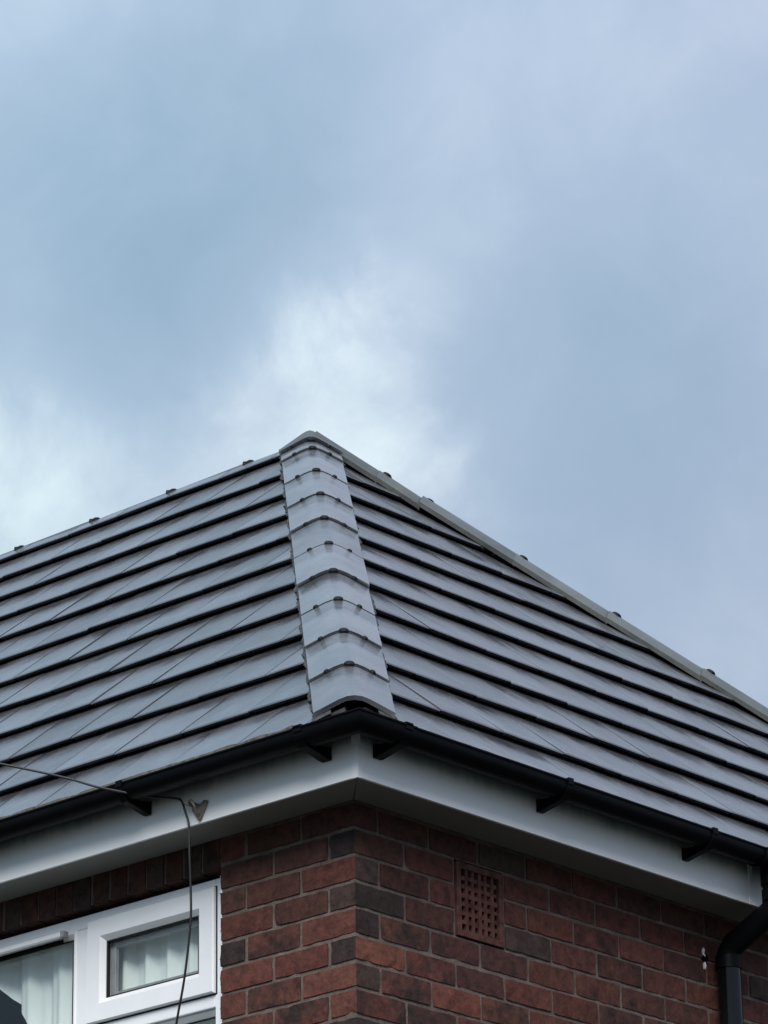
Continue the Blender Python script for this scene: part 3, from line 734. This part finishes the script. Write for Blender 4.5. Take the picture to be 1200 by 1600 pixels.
vent = v_.build('trickle_vent', 'upvc', frame, bevel=.0015)
v2 = MB(); v2.box((-1.69, YF-.0075, -.018), (-1.266, YF-.0045, -.004)); v2.build('vent_slot', 'void', frame)
vc = MB(); vc.box((-1.262, YF-.026, -.004), (-1.246, YF-.003, .018)); vc.build('vent_end', 'reveal', frame, bevel=.003)
sl_ = MB(); sl_.sweep([(-.03, -.03), (-.03, -.012), (.10, .004), (.10, -.03)], [lambda a, b: (WX0-.03, a, b+ZB-.002), lambda a, b: (WX1+.03, a, b+ZB-.002)]); sl_.build('sill', 'upvc', frame)
ck = MB()                                                          # sealant squeezed out along the brick reveal
zz4 = .05
while zz4 > -1.1:
    hgt = rnd.uniform(.006, .016); ck.tube([(WX1-.003, rnd.uniform(.004, .014), zz4), (WX1-.002+rnd.uniform(-.001, .002), rnd.uniform(.002, .010), zz4-hgt)], rnd.uniform(.003, .0055), 6); zz4 -= HC*rnd.choice((.5, 1, 1))*rnd.uniform(.9, 1.1)
ck.tube([(WX1-.004, .022, .05), (WX1-.004, .022, -1.1)], .006, 6)
ck.build('sealant', 'caulk', frame)

# net curtain hung inside, arched hem
nc_ = MB(); nx, nzv = 260, 26; vs = []
for i in range(nx+1):
    x = -.57 - (2.33-.57)*i/nx
    d_ = abs(x + 1.83); hem = -.055 - .0 * d_ - max(0, d_-.18)*1.05 - .012*abs(math.sin(x*26)); hem = max(hem, -1.15)
    ph = x*52 + 2.2*math.sin(x*7)
    for j in range(nzv+1):
        z = .06 + (hem - .06)*j/nzv; depth = .006 + .009*min(1, j/8)
        vs.append((x, .115 + depth*math.sin(ph + .25*math.sin(z*9)) + .004*math.sin(x*131), z))
nc_.add(vs, [(i*(nzv+1)+j, i*(nzv+1)+j+1, (i+1)*(nzv+1)+j+1, (i+1)*(nzv+1)+j) for i in range(nx) for j in range(nzv)])
net = nc_.build('net_curtain', 'net', None, smooth=True, fix=False)
tag(net, 'white pleated net curtain with arched hem hanging behind the window', 'curtain')

# ------------------------------------------------------------------ cable and its bracket
def spline(pts, n=8):
    pts = [Vector(p) for p in pts]; q = [pts[0]*2 - pts[1]] + pts + [pts[-1]*2 - pts[-2]]; out = []
    for i in range(1, len(q)-2):
        for k in range(n):
            t = k/n; a, b, c, d = q[i-1], q[i], q[i+1], q[i+2]
            out.append(.5*((2*b) + (c-a)*t + (2*a-5*b+4*c-d)*t*t + (3*b-a-3*c+d)*t**3))
    return out + [pts[-1]]
A = Vector((-.5674, -.19, .2569)); th = R(38); run = []
for s in (9, 7, 5, 3.5, 2.2, 1.3, .8): run.append(A + Vector((-math.cos(th)*s, -math.sin(th)*s, .236*s + .012*s*s)))
run += [(-.958,-.495,.376), (-.829,-.395,.333), (-.752,-.338,.300), (-.690,-.302,.279), (-.625,-.235,.262), (-.5674,-.192,.2545), (-.5318,-.19,.2388), (-.5126,-.19,.1962), (-.4988,-.19,.153),
        (-.500,-.185,.06), (-.508,-.172,-.035), (-.515,-.165,-.14), (-.555,-.150,-.300), (-.610,-.128,-.425), (-.70,-.09,-.65), (-.80,-.04,-1.0), (-.83,-.012,-1.5), (-.84,-.010,-2.4)]
cb = MB(); cb.tube(spline(run), .0036, 8)
tag(cb.build('telephone_cable', 'cable', None, smooth=True), 'thin black cable looping from the gutter down across the white window', 'cable')
br = bpy.data.objects.new('cable_bracket', None); col.objects.link(br); br.location = (-.470, -E_, ZO + .20); WL['cable_bracket'] = Vector(br.location)
tag(br, 'small weathered metal cable bracket fixed to the white fascia beside the cable', 'bracket')
p_ = MB(); c0 = Vector((-.470, -E_, .205)); out2 = [(-.034, .020), (-.020, .024), (-.006, .012), (.006, .012), (.022, .022), (.034, .018), (.030, .004), (.004, -.040), (-.002, -.040), (-.028, -.006)]
p_.sweep([(a, b) for a, b in out2], [lambda a, b: (c0.x+a, -E_-.001, c0.z+b), lambda a, b: (c0.x+a*.96, -E_-.010, c0.z+b*.96)])
p_.build('plate', 'steel', br, bevel=.002)
h_ = MB(); h_.tube(spline([(-.494,-E_-.006,.212), (-.494,-E_-.026,.222), (-.478,-E_-.034,.224), (-.468,-E_-.030,.206), (-.470,-E_-.018,.186), (-.470,-E_-.004,.176)]), .0042, 8); h_.build('hook', 'steel', br, smooth=True)
w_ = MB(); w_.tube(spline([(-.494,-E_-.020,.213), (-.512,-E_-.024,.222), (-.530,-E_-.024,.234)]), .0014, 6); w_.build('tie_wire', 'steel', br, smooth=True)
